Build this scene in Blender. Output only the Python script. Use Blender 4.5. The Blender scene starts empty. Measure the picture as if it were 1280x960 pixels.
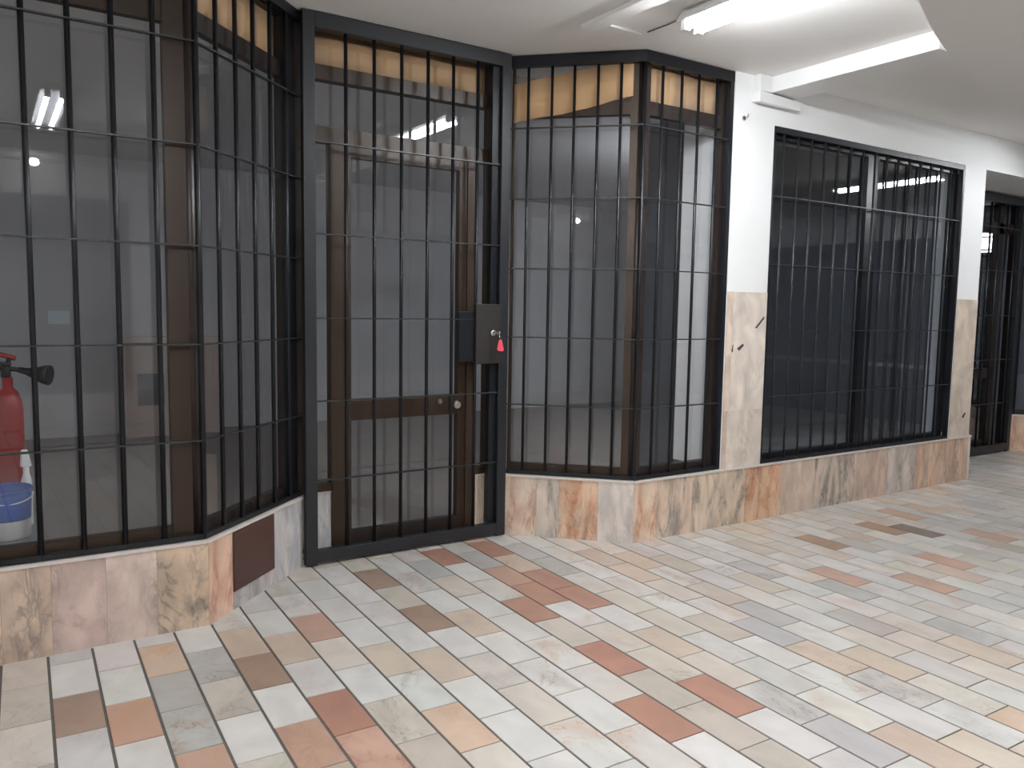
import bpy, bmesh, math, random
from mathutils import Vector, Matrix
random.seed(7)
S = bpy.context.scene
C = S.collection

# ------------------------------------------------------------------ materials
def nmat(name):
    m = bpy.data.materials.new(name); m.use_nodes = True
    nt = m.node_tree; nt.nodes.clear()
    return m, nt.nodes, nt.links

def principled(name, col, rough=.5, metal=0., spec=.5, noise=0., nscale=12., bump=0., bscale=80., coat=0.):
    m, N, L = nmat(name)
    o = N.new('ShaderNodeOutputMaterial'); b = N.new('ShaderNodeBsdfPrincipled')
    b.inputs['Base Color'].default_value = (*col, 1); b.inputs['Roughness'].default_value = rough
    b.inputs['Metallic'].default_value = metal; b.inputs['Specular IOR Level'].default_value = spec
    b.inputs['Coat Weight'].default_value = coat
    L.new(b.outputs[0], o.inputs[0])
    g = N.new('ShaderNodeNewGeometry')
    if noise:
        t = N.new('ShaderNodeTexNoise'); t.inputs['Scale'].default_value = nscale; t.inputs['Detail'].default_value = 5
        L.new(g.outputs['Position'], t.inputs['Vector'])
        mx = N.new('ShaderNodeMix'); mx.data_type = 'RGBA'
        mx.inputs['A'].default_value = (*[c*(1-noise) for c in col], 1)
        mx.inputs['B'].default_value = (*[min(1, c*(1+noise)) for c in col], 1)
        L.new(t.outputs['Fac'], mx.inputs['Factor']); L.new(mx.outputs['Result'], b.inputs['Base Color'])
    if bump:
        t = N.new('ShaderNodeTexNoise'); t.inputs['Scale'].default_value = bscale; t.inputs['Detail'].default_value = 4
        L.new(g.outputs['Position'], t.inputs['Vector'])
        bp = N.new('ShaderNodeBump'); bp.inputs['Strength'].default_value = bump; bp.inputs['Distance'].default_value = .004
        L.new(t.outputs['Fac'], bp.inputs['Height']); L.new(bp.outputs[0], b.inputs['Normal'])
    return m

def emission(name, col, strength):
    m, N, L = nmat(name)
    o = N.new('ShaderNodeOutputMaterial'); e = N.new('ShaderNodeEmission')
    e.inputs[0].default_value = (*col, 1); e.inputs[1].default_value = strength
    L.new(e.outputs[0], o.inputs[0]); return m

def glass_mat(name, tint, mult=1.6):
    m, N, L = nmat(name)
    o = N.new('ShaderNodeOutputMaterial')
    t = N.new('ShaderNodeBsdfTransparent'); t.inputs[0].default_value = (*tint, 1)
    g = N.new('ShaderNodeBsdfGlossy'); g.inputs['Roughness'].default_value = .012
    g.inputs['Color'].default_value = (.95, .97, 1, 1)
    # reflectance of a thin pane, the same from both sides: mult * (0.04 + 0.96 (1-|cos|)^5)
    ge = N.new('ShaderNodeNewGeometry'); d = N.new('ShaderNodeVectorMath'); d.operation = 'DOT_PRODUCT'
    L.new(ge.outputs['Incoming'], d.inputs[0]); L.new(ge.outputs['Normal'], d.inputs[1])
    def mth(op, a_, b_=None):
        q_ = N.new('ShaderNodeMath'); q_.operation = op
        for i_, x_ in enumerate((a_, b_)):
            if x_ is None: continue
            if isinstance(x_, (int, float)): q_.inputs[i_].default_value = x_
            else: L.new(x_, q_.inputs[i_])
        return q_
    ab = mth('ABSOLUTE', d.outputs['Value']); om = mth('SUBTRACT', 1., ab.outputs[0]); pw = mth('POWER', om.outputs[0], 5.)
    f = mth('MULTIPLY_ADD', pw.outputs[0], .96); f.inputs[2].default_value = .04
    k = mth('MULTIPLY', f.outputs[0], mult); k.use_clamp = True
    mx = N.new('ShaderNodeMixShader')
    L.new(k.outputs[0], mx.inputs[0])
    L.new(t.outputs[0], mx.inputs[1]); L.new(g.outputs[0], mx.inputs[2]); L.new(mx.outputs[0], o.inputs[0])
    return m

def stone(name, vein_scale=3.2, vstretch=(1., 1.), rot=0., vein_amt=.8, rough=.32, blot=.5, cloud=.13, band=.03, ns=3.1, grey=0.):
    """stone slabs: every face carries its own tint, vein colour and a shifted uv"""
    m, N, L = nmat(name)
    o = N.new('ShaderNodeOutputMaterial'); b = N.new('ShaderNodeBsdfPrincipled'); L.new(b.outputs[0], o.inputs[0])
    b.inputs['Roughness'].default_value = rough
    at = N.new('ShaderNodeAttribute'); at.attribute_name = 'tint'
    av = N.new('ShaderNodeAttribute'); av.attribute_name = 'vein'
    uv = N.new('ShaderNodeUVMap'); uv.uv_map = 'UVMap'
    mp = N.new('ShaderNodeMapping'); mp.inputs['Rotation'].default_value = (0, 0, rot)
    mp.inputs['Scale'].default_value = (vstretch[0], vstretch[1], 1)
    L.new(uv.outputs[0], mp.inputs['Vector'])
    # soft clouds
    n1 = N.new('ShaderNodeTexNoise'); n1.inputs['Scale'].default_value = 7; n1.inputs['Detail'].default_value = 5
    n1.inputs['Distortion'].default_value = .6
    L.new(mp.outputs[0], n1.inputs['Vector'])
    r1 = N.new('ShaderNodeMapRange'); r1.inputs['From Min'].default_value = .3; r1.inputs['From Max'].default_value = .7
    r1.inputs['To Min'].default_value = 1-cloud; r1.inputs['To Max'].default_value = 1+cloud
    L.new(n1.outputs['Fac'], r1.inputs['Value'])
    mu = N.new('ShaderNodeVectorMath'); mu.operation = 'SCALE'
    L.new(at.outputs['Color'], mu.inputs[0]); L.new(r1.outputs[0], mu.inputs['Scale'])
    # veins: narrow bands of a distorted noise
    n2 = N.new('ShaderNodeTexNoise'); n2.inputs['Scale'].default_value = vein_scale; n2.inputs['Detail'].default_value = 7
    n2.inputs['Roughness'].default_value = .62; n2.inputs['Distortion'].default_value = 1.3
    L.new(mp.outputs[0], n2.inputs['Vector'])
    s = N.new('ShaderNodeMath'); s.operation = 'SUBTRACT'; s.inputs[1].default_value = .5
    L.new(n2.outputs['Fac'], s.inputs[0])
    a = N.new('ShaderNodeMath'); a.operation = 'ABSOLUTE'; L.new(s.outputs[0], a.inputs[0])
    r2 = N.new('ShaderNodeMapRange'); r2.inputs['From Min'].default_value = .0; r2.inputs['From Max'].default_value = band
    r2.inputs['To Min'].default_value = 1; r2.inputs['To Max'].default_value = 0
    L.new(a.outputs[0], r2.inputs['Value'])
    # broad stain in the vein colour
    n3 = N.new('ShaderNodeTexNoise'); n3.inputs['Scale'].default_value = ns; n3.inputs['Detail'].default_value = 4
    n3.inputs['Distortion'].default_value = .9
    L.new(mp.outputs[0], n3.inputs['Vector'])
    r3 = N.new('ShaderNodeMapRange'); r3.inputs['From Min'].default_value = .47; r3.inputs['From Max'].default_value = .66
    r3.inputs['To Max'].default_value = blot
    L.new(n3.outputs['Fac'], r3.inputs['Value'])
    r2s = N.new('ShaderNodeMath'); r2s.operation = 'MULTIPLY'; L.new(r2.outputs[0], r2s.inputs[0])
    r4 = N.new('ShaderNodeMapRange'); r4.inputs['From Min'].default_value = .42; r4.inputs['From Max'].default_value = .6
    r4.inputs['To Max'].default_value = vein_amt
    L.new(n3.outputs['Fac'], r4.inputs['Value']); L.new(r4.outputs[0], r2s.inputs[1])
    mxx = N.new('ShaderNodeMath'); mxx.operation = 'MAXIMUM'; L.new(r2s.outputs[0], mxx.inputs[0]); L.new(r3.outputs[0], mxx.inputs[1])
    al = N.new('ShaderNodeMath'); al.operation = 'MULTIPLY'; L.new(mxx.outputs[0], al.inputs[0]); L.new(av.outputs['Alpha'], al.inputs[1])
    mx = N.new('ShaderNodeMix'); mx.data_type = 'RGBA'
    L.new(al.outputs[0], mx.inputs['Factor']); L.new(mu.outputs[0], mx.inputs['A']); L.new(av.outputs['Color'], mx.inputs['B'])
    if grey:
        # patches of dark grey strokes running through the stone
        g1 = N.new('ShaderNodeTexNoise'); g1.inputs['Scale'].default_value = 6.5; g1.inputs['Detail'].default_value = 8
        g1.inputs['Roughness'].default_value = .68; g1.inputs['Distortion'].default_value = .8
        m2 = N.new('ShaderNodeMapping'); m2.inputs['Location'].default_value = (3.7, 9.1, 0); m2.inputs['Rotation'].default_value = (0, 0, -.5); m2.inputs['Scale'].default_value = (1.7, .55, 1)
        L.new(uv.outputs[0], m2.inputs['Vector']); L.new(m2.outputs[0], g1.inputs['Vector'])
        g2 = N.new('ShaderNodeMath'); g2.operation = 'SUBTRACT'; g2.inputs[1].default_value = .5; L.new(g1.outputs['Fac'], g2.inputs[0])
        g3 = N.new('ShaderNodeMath'); g3.operation = 'ABSOLUTE'; L.new(g2.outputs[0], g3.inputs[0])
        g4 = N.new('ShaderNodeMapRange'); g4.inputs['From Min'].default_value = 0; g4.inputs['From Max'].default_value = .07; g4.inputs['To Min'].default_value = 1; g4.inputs['To Max'].default_value = 0
        L.new(g3.outputs[0], g4.inputs['Value'])
        g5 = N.new('ShaderNodeTexNoise'); g5.inputs['Scale'].default_value = 4.2; g5.inputs['Detail'].default_value = 2; L.new(m2.outputs[0], g5.inputs['Vector'])
        g6 = N.new('ShaderNodeMapRange'); g6.inputs['From Min'].default_value = .48; g6.inputs['From Max'].default_value = .66; g6.inputs['To Max'].default_value = grey
        L.new(g5.outputs['Fac'], g6.inputs['Value'])
        g7 = N.new('ShaderNodeMath'); g7.operation = 'MULTIPLY'; L.new(g4.outputs[0], g7.inputs[0]); L.new(g6.outputs[0], g7.inputs[1])
        g8 = N.new('ShaderNodeMath'); g8.operation = 'MULTIPLY'; L.new(g7.outputs[0], g8.inputs[0]); L.new(av.outputs['Alpha'], g8.inputs[1]); g7 = g8
        mg = N.new('ShaderNodeMix'); mg.data_type = 'RGBA'; mg.inputs['B'].default_value = (.12, .112, .105, 1)
        L.new(g7.outputs[0], mg.inputs['Factor']); L.new(mx.outputs['Result'], mg.inputs['A']); mx = mg
    L.new(mx.outputs['Result'], b.inputs['Base Color'])
    return m

M = {}
M['tile'] = stone('floor_tile', vein_scale=5.5, vstretch=(1.0, .7), rot=.5, vein_amt=.9, rough=.36, blot=.40, cloud=.10, band=.028, ns=5.)
M['marble'] = stone('marble_slab', vein_scale=5.5, vstretch=(1.5, .5), rot=-.3, vein_amt=1., rough=.3, blot=.6, cloud=.20, band=.05, ns=6., grey=.62)
M['cloud'] = stone('cloudy_marble', vein_scale=4., vstretch=(1., .8), rot=.6, vein_amt=.9, rough=.3, blot=.55, cloud=.2, band=.05, ns=5.5, grey=.75)
M['grout'] = principled('dark_grout', (.115, .105, .095), .85, noise=.25, nscale=30)
M['white'] = principled('white_wall_paint', (.85, .85, .85), .6, noise=.03, nscale=3, bump=.15, bscale=60)
M['ceil'] = principled('ceiling_paint', (.86, .84, .82), .8, noise=.035, nscale=2.2, bump=.12, bscale=50)
M['inner'] = principled('shop_wall_paint', (.63, .635, .65), .8, noise=.03, nscale=2)
M['inner_floor'] = principled('shop_floor', (.30, .275, .255), .5, noise=.08, nscale=4)
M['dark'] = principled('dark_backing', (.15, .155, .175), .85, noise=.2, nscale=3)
M['steel'] = principled('black_painted_steel', (.008, .009, .012), .36, .0, .35, noise=.3, nscale=40)
M['gate'] = principled('charcoal_gate_paint', (.0125, .0138, .017), .42, .0, .5, noise=.25, nscale=25)
M['wire'] = principled('steel_flat_bar', (.022, .024, .027), .4, .0, .5)
M['box'] = principled('lock_box_paint', (.021, .0175, .0165), .5, noise=.15, nscale=20)
M['alu'] = principled('brown_anodised_aluminium', (.034, .0195, .0110), .42, .1, .4, noise=.12, nscale=20)
M['aluD'] = principled('dark_brown_aluminium', (.028, .020, .017), .38, .2, .5, noise=.12, nscale=20)
M['hatch'] = principled('brown_painted_hatch', (.064, .028, .022), .5, noise=.12, nscale=14)
M['card'] = principled('cardboard', (.58, .37, .20), .9, noise=.08, nscale=9)
M['glass'] = glass_mat('shop_glass', (.95, .955, .965), 1.8)
M['glassD'] = glass_mat('dim_shop_glass', (.80, .84, .88), 2.0)
M['ledge'] = principled('pale_stone_ledge', (.66, .60, .57), .4, noise=.08, nscale=20)
M['plastic'] = principled('white_plastic', (.78, .78, .78), .4)
M['tube'] = emission('fluorescent_tube', (.93, .97, 1.0), 156)
M['tube_front'] = emission('fluorescent_tube_bright', (.95, .97, 1.0), 330)
M['tube_fill'] = emission('shop_fill_tube', (.95, .97, 1.0), 100)  # glow of the added fill tube behind the display partition
M['tube_far'] = emission('fluorescent_tube_dim', (.93, .97, 1.0), 110)
M['lamp'] = emission('small_lamp_glow', (1, .97, .92), 60)
M['day'] = emission('daylit_pane', (.95, .97, 1), 7)
M['fill_right'] = emission('right_fill_glow', (.95, .97, 1), 4.0)  # glow of the added pane in the right shop wall
M['fill_left'] = emission('left_fill_glow', (.95, .97, 1), 1.5)  # glow of the added pane in the left shop wall
M['shut'] = principled('grey_closed_shopfront', (.16, .165, .17), .5, noise=.15, nscale=2)
M['bar2'] = principled('dark_grey_bar_paint', (.024, .026, .030), .4, 0., .4)
M['red'] = principled('red_enamel', (.30, .010, .011), .3, coat=.4)
M['rubber'] = principled('black_rubber', (.014, .014, .015), .5)
M['chrome'] = principled('bright_metal', (.66, .64, .6), .25, 1.)
M['pink'] = principled('pink_plastic_tag', (.80, .09, .13), .4)
M['blue'] = principled('blue_label', (.03, .11, .42), .45)
M['pail'] = principled('white_pail', (.62, .62, .60), .45)
M['cable'] = principled('grey_cable', (.25, .22, .2), .6)
M['mark'] = principled('dark_stone_mark', (.05, .043, .04), .6)
M['paper'] = principled('white_paper', (.8, .9, .92), .8)
M['cab'] = principled('beige_board', (.55, .46, .41), .7, noise=.06, nscale=5)
M['cabtop'] = principled('beige_top', (.68, .62, .56), .5)
M['cabD'] = principled('grey_recess', (.20, .21, .22), .7)

# ------------------------------------------------------------------ mesh helper
class MB:
    def __init__(s):
        s.v = []; s.f = []; s.mi = []; s.sm = []; s.mats = []; s.tint = []; s.vein = []; s.uv = []
    def m(s, mat):
        if mat not in s.mats: s.mats.append(mat)
        return s.mats.index(mat)
    def face(s, pts, mat, smooth=False, tint=(1, 1, 1), vein=(0, 0, 0, 0), uv=None):
        b = len(s.v); s.v += [tuple(p) for p in pts]; s.f.append(list(range(b, b+len(pts))))
        s.mi.append(s.m(mat)); s.sm.append(smooth); s.tint.append(tint); s.vein.append(vein); s.uv.append(uv)
    def mesh(s, verts, faces, mat, smooth=False):
        b = len(s.v); s.v += [tuple(p) for p in verts]; k = s.m(mat)
        for f in faces:
            s.f.append([b+i for i in f]); s.mi.append(k); s.sm.append(smooth)
            s.tint.append((1, 1, 1)); s.vein.append((0, 0, 0, 0)); s.uv.append(None)
    def hexa(s, bot, top, mat):
        """bot, top: four corners each, counter-clockwise from above"""
        s.mesh(list(bot)+list(top), [(3, 2, 1, 0), (4, 5, 6, 7), (0, 1, 5, 4), (1, 2, 6, 5), (2, 3, 7, 6), (3, 0, 4, 7)], mat)
    def box(s, x0, x1, y0, y1, z0, z1, mat):
        s.hexa([(x0, y0, z0), (x1, y0, z0), (x1, y1, z0), (x0, y1, z0)], [(x0, y0, z1), (x1, y0, z1), (x1, y1, z1), (x0, y1, z1)], mat)
    def prism(s, poly, z0, z1, mat):
        n = len(poly)
        s.mesh([(x, y, z0) for x, y in poly]+[(x, y, z1) for x, y in poly],
               [list(range(n))[::-1], list(range(n, 2*n))]+[(i, (i+1) % n, n+(i+1) % n, n+i) for i in range(n)], mat)
    def tube(s, pts, r, mat, n=10, cap=True):
        pts = [Vector(p) for p in pts]; rs = r if isinstance(r, (list, tuple)) else [r]*len(pts)
        vs = []; up = None
        for i, p in enumerate(pts):
            d = (pts[min(i+1, len(pts)-1)]-pts[max(i-1, 0)]).normalized()
            if up is None:
                up = Vector((0, 0, 1)) if abs(d.z) < .9 else Vector((1, 0, 0))
            a = d.cross(up)
            if a.length < 1e-5: a = d.cross(Vector((0, 1, 0)))
            a.normalize(); b = a.cross(d).normalized(); up = b
            for k in range(n):
                t = 2*math.pi*k/n; vs.append(p+(a*math.cos(t)+b*math.sin(t))*rs[i])
        fs = [(i*n+k, i*n+(k+1) % n, (i+1)*n+(k+1) % n, (i+1)*n+k) for i in range(len(pts)-1) for k in range(n)]
        s.mesh(vs, fs, mat, True)
        if cap:
            s.mesh(vs[:n], [list(range(n))], mat); s.mesh(vs[-n:], [list(range(n))[::-1]], mat)
    def lathe(s, prof, c, mat, n=28):
        vs = [(c[0]+r*math.cos(2*math.pi*k/n), c[1]+r*math.sin(2*math.pi*k/n), c[2]+z) for r, z in prof for k in range(n)]
        fs = [(i*n+k, i*n+(k+1) % n, (i+1)*n+(k+1) % n, (i+1)*n+k) for i in range(len(prof)-1) for k in range(n)]
        fs.append(list(range(n))[::-1]); fs.append([(len(prof)-1)*n+k for k in range(n)])
        s.mesh(vs, fs, mat, True)
    def build(s, name, parent=None, bevel=0., origin=None, recalc=True, stoned=False):
        me = bpy.data.meshes.new(name)
        off = Vector(parent['_w']) if parent is not None and '_w' in parent else Vector((0, 0, 0))
        if parent is None and origin is not None: off = Vector(origin)
        me.from_pydata([tuple(Vector(p)-off) for p in s.v], [], s.f)
        for mt in s.mats: me.materials.append(mt)
        for p, k, sm in zip(me.polygons, s.mi, s.sm): p.material_index = k; p.use_smooth = sm
        if stoned:
            ta = me.attributes.new('tint', 'FLOAT_COLOR', 'CORNER'); va = me.attributes.new('vein', 'FLOAT_COLOR', 'CORNER')
            ul = me.uv_layers.new(name='UVMap')
            ta = me.attributes['tint']; va = me.attributes['vein']
            for i, p in enumerate(me.polygons):
                for j, li in enumerate(p.loop_indices):
                    ta.data[li].color = (*s.tint[i], 1); va.data[li].color = s.vein[i]
                    if s.uv[i]: ul.data[li].uv = s.uv[i][j]
        elif recalc:
            bm = bmesh.new(); bm.from_mesh(me); bmesh.ops.remove_doubles(bm, verts=bm.verts, dist=1e-6)
            bmesh.ops.recalc_face_normals(bm, faces=bm.faces); bm.to_mesh(me); bm.free()
        o = bpy.data.objects.new(name, me); C.objects.link(o)
        if parent is not None:
            o.parent = parent
            if '_w' in parent: o['_w'] = tuple(parent['_w'])
        elif origin is not None: o.location = origin; o['_w'] = tuple(origin)
        if bevel:
            bv = o.modifiers.new('edge', 'BEVEL'); bv.width = bevel; bv.segments = 2; bv.limit_method = 'ANGLE'
        return o

def tag(o, label=None, cat=None, group=None):
    if label: o['label'] = label
    if cat: o['category'] = cat
    if group: o['group'] = group
    return o
def thing(name, loc, label, cat, group=None):
    o = bpy.data.objects.new(name, None); C.objects.link(o); o.location = loc; o['_w'] = tuple(loc); o.empty_display_size = .1
    return tag(o, label, cat, group)
def struct(o): o['kind'] = 'structure'; return o
def sroot(name, loc):
    o = bpy.data.objects.new(name, None); C.objects.link(o); o.location = loc; o['_w'] = tuple(loc); return struct(o)

class Seg:
    """a wall line in plan: s runs along it, o runs into the shop"""
    def __init__(g, A, B, inward):
        g.A = Vector(A); d = Vector(B)-g.A; g.L = d.length; g.d = d/g.L; g.n = Vector(inward).normalized()
    def p(g, s, o, z): q = g.A+g.d*s+g.n*o; return (q.x, q.y, z)
    def box(g, mb, s0, s1, o0, o1, z0, z1, mat):
        c = [(s0, o0), (s1, o0), (s1, o1), (s0, o1)]
        mb.hexa([g.p(s, o, z0) for s, o in c], [g.p(s, o, z1) for s, o in c], mat)

Y0 = 3.445; ZP = .367; ZC = 2.79
FL = Seg((-1.6, Y0), (.745, Y0), (0, 1))                      # left bay, front
SL = Seg((.745, Y0), (1.332, 4.001), (-.6877, .726))           # left bay, splay
SR = Seg((2.565, 3.990), (3.108, Y0), (.708, .706))           # right bay, splay
FR = Seg((3.108, Y0), (3.823, Y0), (0, 1))                    # right bay, front
FB = Seg((4.19, Y0), (6.45, Y0), (0, 1))                      # wide window
DR = Seg((1.33, 4.075), (2.56, 4.075), (0, 1))                # door line
def cornerL(o): return (.745-.407*o, Y0+o)
def cornerR(o): return (3.108+.414*o, Y0+o)

def frame_rect(seg, mb, s0, s1, o0, o1, z0, z1, w, mat, wb=None):
    wb = wb or w
    seg.box(mb, s0, s0+w, o0, o1, z0, z1, mat); seg.box(mb, s1-w, s1, o0, o1, z0, z1, mat)
    seg.box(mb, s0+w, s1-w, o0, o1, z0, z0+wb, mat); seg.box(mb, s0+w, s1-w, o0, o1, z1-w, z1, mat)
# ------------------------------------------------------------------ floor
def lin(c): return tuple(((x/255)/12.92 if x/255 <= .04045 else ((x/255+.055)/1.055)**2.4) for x in c)
X0, W, TH, LT = .0424, .15017, .0314, .2915
PAL = [((206, 203, 198), 32), ((198, 194, 190), 26), ((209, 201, 193), 16), ((204, 193, 180), 11), ((186, 184, 182), 10),
       ((192, 181, 166), 6), ((206, 186, 166), 5), ((200, 174, 154), 2), ((184, 178, 169), 3), ((186, 164, 146), 1)]
pal = [c for c, w in PAL for _ in range(w)]
RED = (186, 124, 102); SAL = (200, 152, 128); TAN = (206, 181, 160); ORG = (213, 178, 150); BRN = (166, 132, 110); DRK = (132, 116, 104); GRY = (182, 181, 178); BEI = (204, 191, 176); WHT = (212, 209, 204); CRM = (211, 201, 188)
KEY = dict()
def key(c, *ij):
    for i in ij: KEY[i] = c
key(RED, (5, -3), (12, 2), (14, 2), (14, 0), (13, -1), (14, -1), (12, -1), (12, -3), (11, -5), (13, -5))
KEYPX = {(5, -4): SAL, (4, -3): SAL, (14, 1): TAN, (13, 0): SAL, (17, 0): TAN, (17, -1): TAN, (18, 0): TAN, (10, -1): TAN, (8, -2): TAN, (7, -4): ORG, (9, -1): BRN, (9, -4): CRM, (7, -5): CRM, (14, -3): TAN, (13, -4): BEI, (14, -4): BEI, (15, -3): BEI, (4, -1): BRN, (4, 0): TAN, (5, -1): TAN, (6, 0): SAL, (2, 0): ORG, (1, -2): SAL, (0, -1): BRN, (-1, -2): CRM, (2, -3): SAL, (26, -1): BRN, (23, -3): SAL, (31, -2): DRK, (25, -4): SAL, (28, -3): SAL, (33, -1): SAL, (30, -1): BRN, (33, -3): SAL, (22, -3): GRY, (17, -5): TAN, (18, -5): TAN, (15, -7): TAN, (18, -7): ORG, (2, -1): GRY, (2, -2): GRY, (0, 0): WHT, (1, 0): WHT, (1, -1): WHT, (-1, 0): BEI, (-1, -1): BEI, (3, 0): WHT, (0, -2): WHT, (1, -3): WHT, (3, -1): GRY, (3, -2): BEI, (3, -3): WHT, (4, -2): WHT, (4, 1): WHT, (5, 0): WHT, (5, -2): WHT, (7, 0): WHT, (7, -1): WHT, (6, -1): CRM, (6, -2): WHT, (6, -3): BEI, (8, -1): WHT, (7, -3): WHT, (9, -2): WHT, (9, -3): CRM, (8, -3): WHT, (10, -2): WHT, (10, -3): WHT, (11, -2): WHT, (11, -3): WHT, (8, -4): WHT, (12, -2): BEI, (9, 2): CRM, (9, 1): BRN, (10, 2): WHT, (8, 2): WHT, (9, 0): BEI, (8, 1): WHT, (11, 1): GRY, (11, 0): BEI, (10, 0): WHT, (12, 1): WHT, (11, -1): WHT, (13, -1): WHT, (15, 1): GRY, (13, 1): GRY, (16, 1): WHT, (16, 0): WHT, (16, -1): WHT, (18, 2): WHT, (16, 2): WHT, (13, -2): WHT, (15, 0): GRY, (15, -1): WHT, (15, -2): BEI, (18, -1): WHT, (22, 1): CRM, (20, -1): WHT, (14, -2): WHT, (16, -2): WHT, (16, -4): WHT, (11, -5): WHT, (11, -6): WHT, (13, -6): WHT, (10, -4): WHT, (16, -5): WHT, (15, -6): WHT, (18, -4): WHT, (14, -6): GRY, (16, -6): WHT, (17, -7): WHT, (18, -6): CRM, (20, -5): BEI, (22, -5): GRY, (20, -4): GRY, (18, -3): GRY, (20, -6): BEI}
for i, c in KEYPX.items(): KEY.setdefault(i, c)
def tile_xy(u, v):                      # row coordinate, distance along the row
    return (X0+u*W+TH*v, v-TH*(u*W))
fl = MB()
gx = .0048
for i in range(-28, 66):
    ph = 3.050 if i % 2 == 0 else 3.195
    for k in range(-22, 6):
        v0 = ph+k*LT+.0028; v1 = ph+(k+1)*LT-.0028
        # the rotation of the joints shifts v with the row
        sh = TH*(i+.5)*W
        v0 += sh; v1 += sh
        u0 = i+gx/W; u1 = i+1-gx/W
        q = [tile_xy(u0, v0), tile_xy(u1, v0), tile_xy(u1, v1), tile_xy(u0, v1)]
        cx = sum(p[0] for p in q)/4; cy = sum(p[1] for p in q)/4
        if cx < -3.9 or cx > 9.7 or cy < -2.75 or cy > 4.25: continue
        rnd = random.Random(i*977+k*31+5)
        c = KEY.get((i, k)); red = c in (RED,)
        if c is None: c = rnd.choice(pal)
        j = rnd.uniform(-4, 4); c = tuple(x-6+j+rnd.uniform(-2, 2) for x in c)
        gm = (c[0]*.5+c[1]*.35+c[2]*.15); dz = .36 if red else .34; c = tuple(x+(gm+o_-x)*dz for x, o_ in zip(c, (3, 0, -5)))
        t = lin(c)
        vc = rnd.choice([(150, 112, 88), (132, 124, 118), (176, 128, 94), (120, 112, 104), (188, 142, 104)])
        va = rnd.choice([0, .15, .3, .5, .8, 1.]) if not red else .15
        ou, ov = rnd.uniform(0, 50), rnd.uniform(0, 50)
        uv = [(ou, ov), (ou+W, ov), (ou+W, ov+LT), (ou, ov+LT)]
        z = rnd.uniform(-.0006, .0006)
        fl.face([(x, y, z) for x, y in q], M['tile'], tint=t, vein=(*lin(vc), va), uv=uv)
        for a in range(4):
            p, r = q[a], q[(a+1) % 4]
            fl.face([(p[0], p[1], -.004), (r[0], r[1], -.004), (r[0], r[1], z), (p[0], p[1], z)], M['tile'], tint=t, uv=[(ou, ov)]*4)
fl.face([(-4, -2.9, -.0032), (9.9, -2.9, -.0032), (9.9, 4.3, -.0032), (-4, 4.3, -.0032)], M['grout'])
struct(fl.build('floor', stoned=True))
fi = MB(); fi.box(-3.4, 11.6, 4.3, 9.3, -.05, -.002, M['inner_floor']); fi.box(-3.4, 1.0, 3.62, 4.3, -.05, -.0045, M['inner_floor'])
fi.box(2.9, 4.3, 3.62, 4.3, -.05, -.0045, M['inner_floor'])
struct(fi.build('floor'))

# ------------------------------------------------------------------ marble slabs
def slab_run(mb, seg, seams, z0, z1, cols, depth, o=0., mat='marble'):
    """flat stone slabs side by side with hairline joints"""
    for (a, b), (c, vc, va) in zip(zip(seams[:-1], seams[1:]), cols):
        rnd = random.Random(round(a*1000)+round(z1*77))
        ou, ov = rnd.uniform(0, 40), rnd.uniform(0, 40)
        c = tuple((x*.62+y*.38)+15 for x, y in zip(c, (203, 182, 167))); vc = tuple(x+14 for x in vc)
        t = lin(c); v = (*lin(vc), va)
        g = .0007
        P = [seg.p(a+g, o, z0), seg.p(b-g, o, z0), seg.p(b-g, o, z1), seg.p(a+g, o, z1)]
        mb.face(P, M[mat], tint=t, vein=v, uv=[(ou, ov), (ou+b-a, ov), (ou+b-a, ov+z1-z0), (ou, ov+z1-z0)])
    s0, s1 = seams[0], seams[-1]; t = lin((150, 132, 118))
    e = .0012
    mb.face([seg.p(s0, o+e, z0), seg.p(s1, o+e, z0), seg.p(s1, o+e, z1), seg.p(s0, o+e, z1)], M['marble'], tint=t, uv=[(0, 0)]*4)
ORV = (172, 112, 74); GRV = (112, 110, 110); DGV = (92, 90, 86)
BE1 = (200, 172, 144); BE2 = (205, 184, 162); PK1 = (178, 154, 146); PK2 = (190, 170, 160); BLG = (176, 178, 182); OR1 = (206, 162, 130); GR1 = (196, 186, 178)

def plinth(name, seg, seams, cols, s0, s1, top_to=.075, mitre0=0., mitre1=0.):
    mb = MB()
    slab_run(mb, seg, seams, 0, ZP-.012, cols, .1, mat='cloud' if seg is FL else 'marble')
    # pale ledge with a tiny overhang, and the masonry body behind the slabs
    def q(s, o, mt): return seg.p(s+mt*o, o, 0)[:2]
    for z0, z1, oa, ob, mat in ((ZP-.012, ZP, -.006, .14, M['ledge']), (-.004, ZP-.0121, .0015, .14, M['ledge'])):
        poly = [q(s0, oa, mitre0), q(s1, oa, mitre1), q(s1, ob, mitre1), q(s0, ob, mitre0)]
        n = 4
        b = [(x, y, z0) for x, y in poly]; t = [(x, y, z1) for x, y in poly]
        mb.face(t, mat); mb.face(b[::-1], mat)
        for i in range(n): mb.face([b[i], b[(i+1) % n], t[(i+1) % n], t[i]], mat)
    return struct(mb.build(name, stoned=True))
plinth('baseboard_left', FL, [0, .42, .80, 1.20, 1.606, 1.77, 1.958, 2.144, 2.345],
       [(BE2, GRV, .7), (PK2, ORV, .6), (BE1, GRV, .7), (BE1, DGV, .8), ((176, 152, 132), (128, 108, 92), .8), (PK1, (150, 124, 116), .8), (PK2, (160, 136, 126), .6), ((186, 160, 130), DGV, 1)],
       0, FL.L, mitre1=-.407)
plinth('baseboard_left', SL, [0, .176, .525, SL.L], [((204, 160, 134), (170, 108, 82), 1), ((162, 164, 168), GRV, .8), ((180, 183, 187), (142, 148, 158), .9)], 0, SL.L, mitre0=.41)
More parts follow.
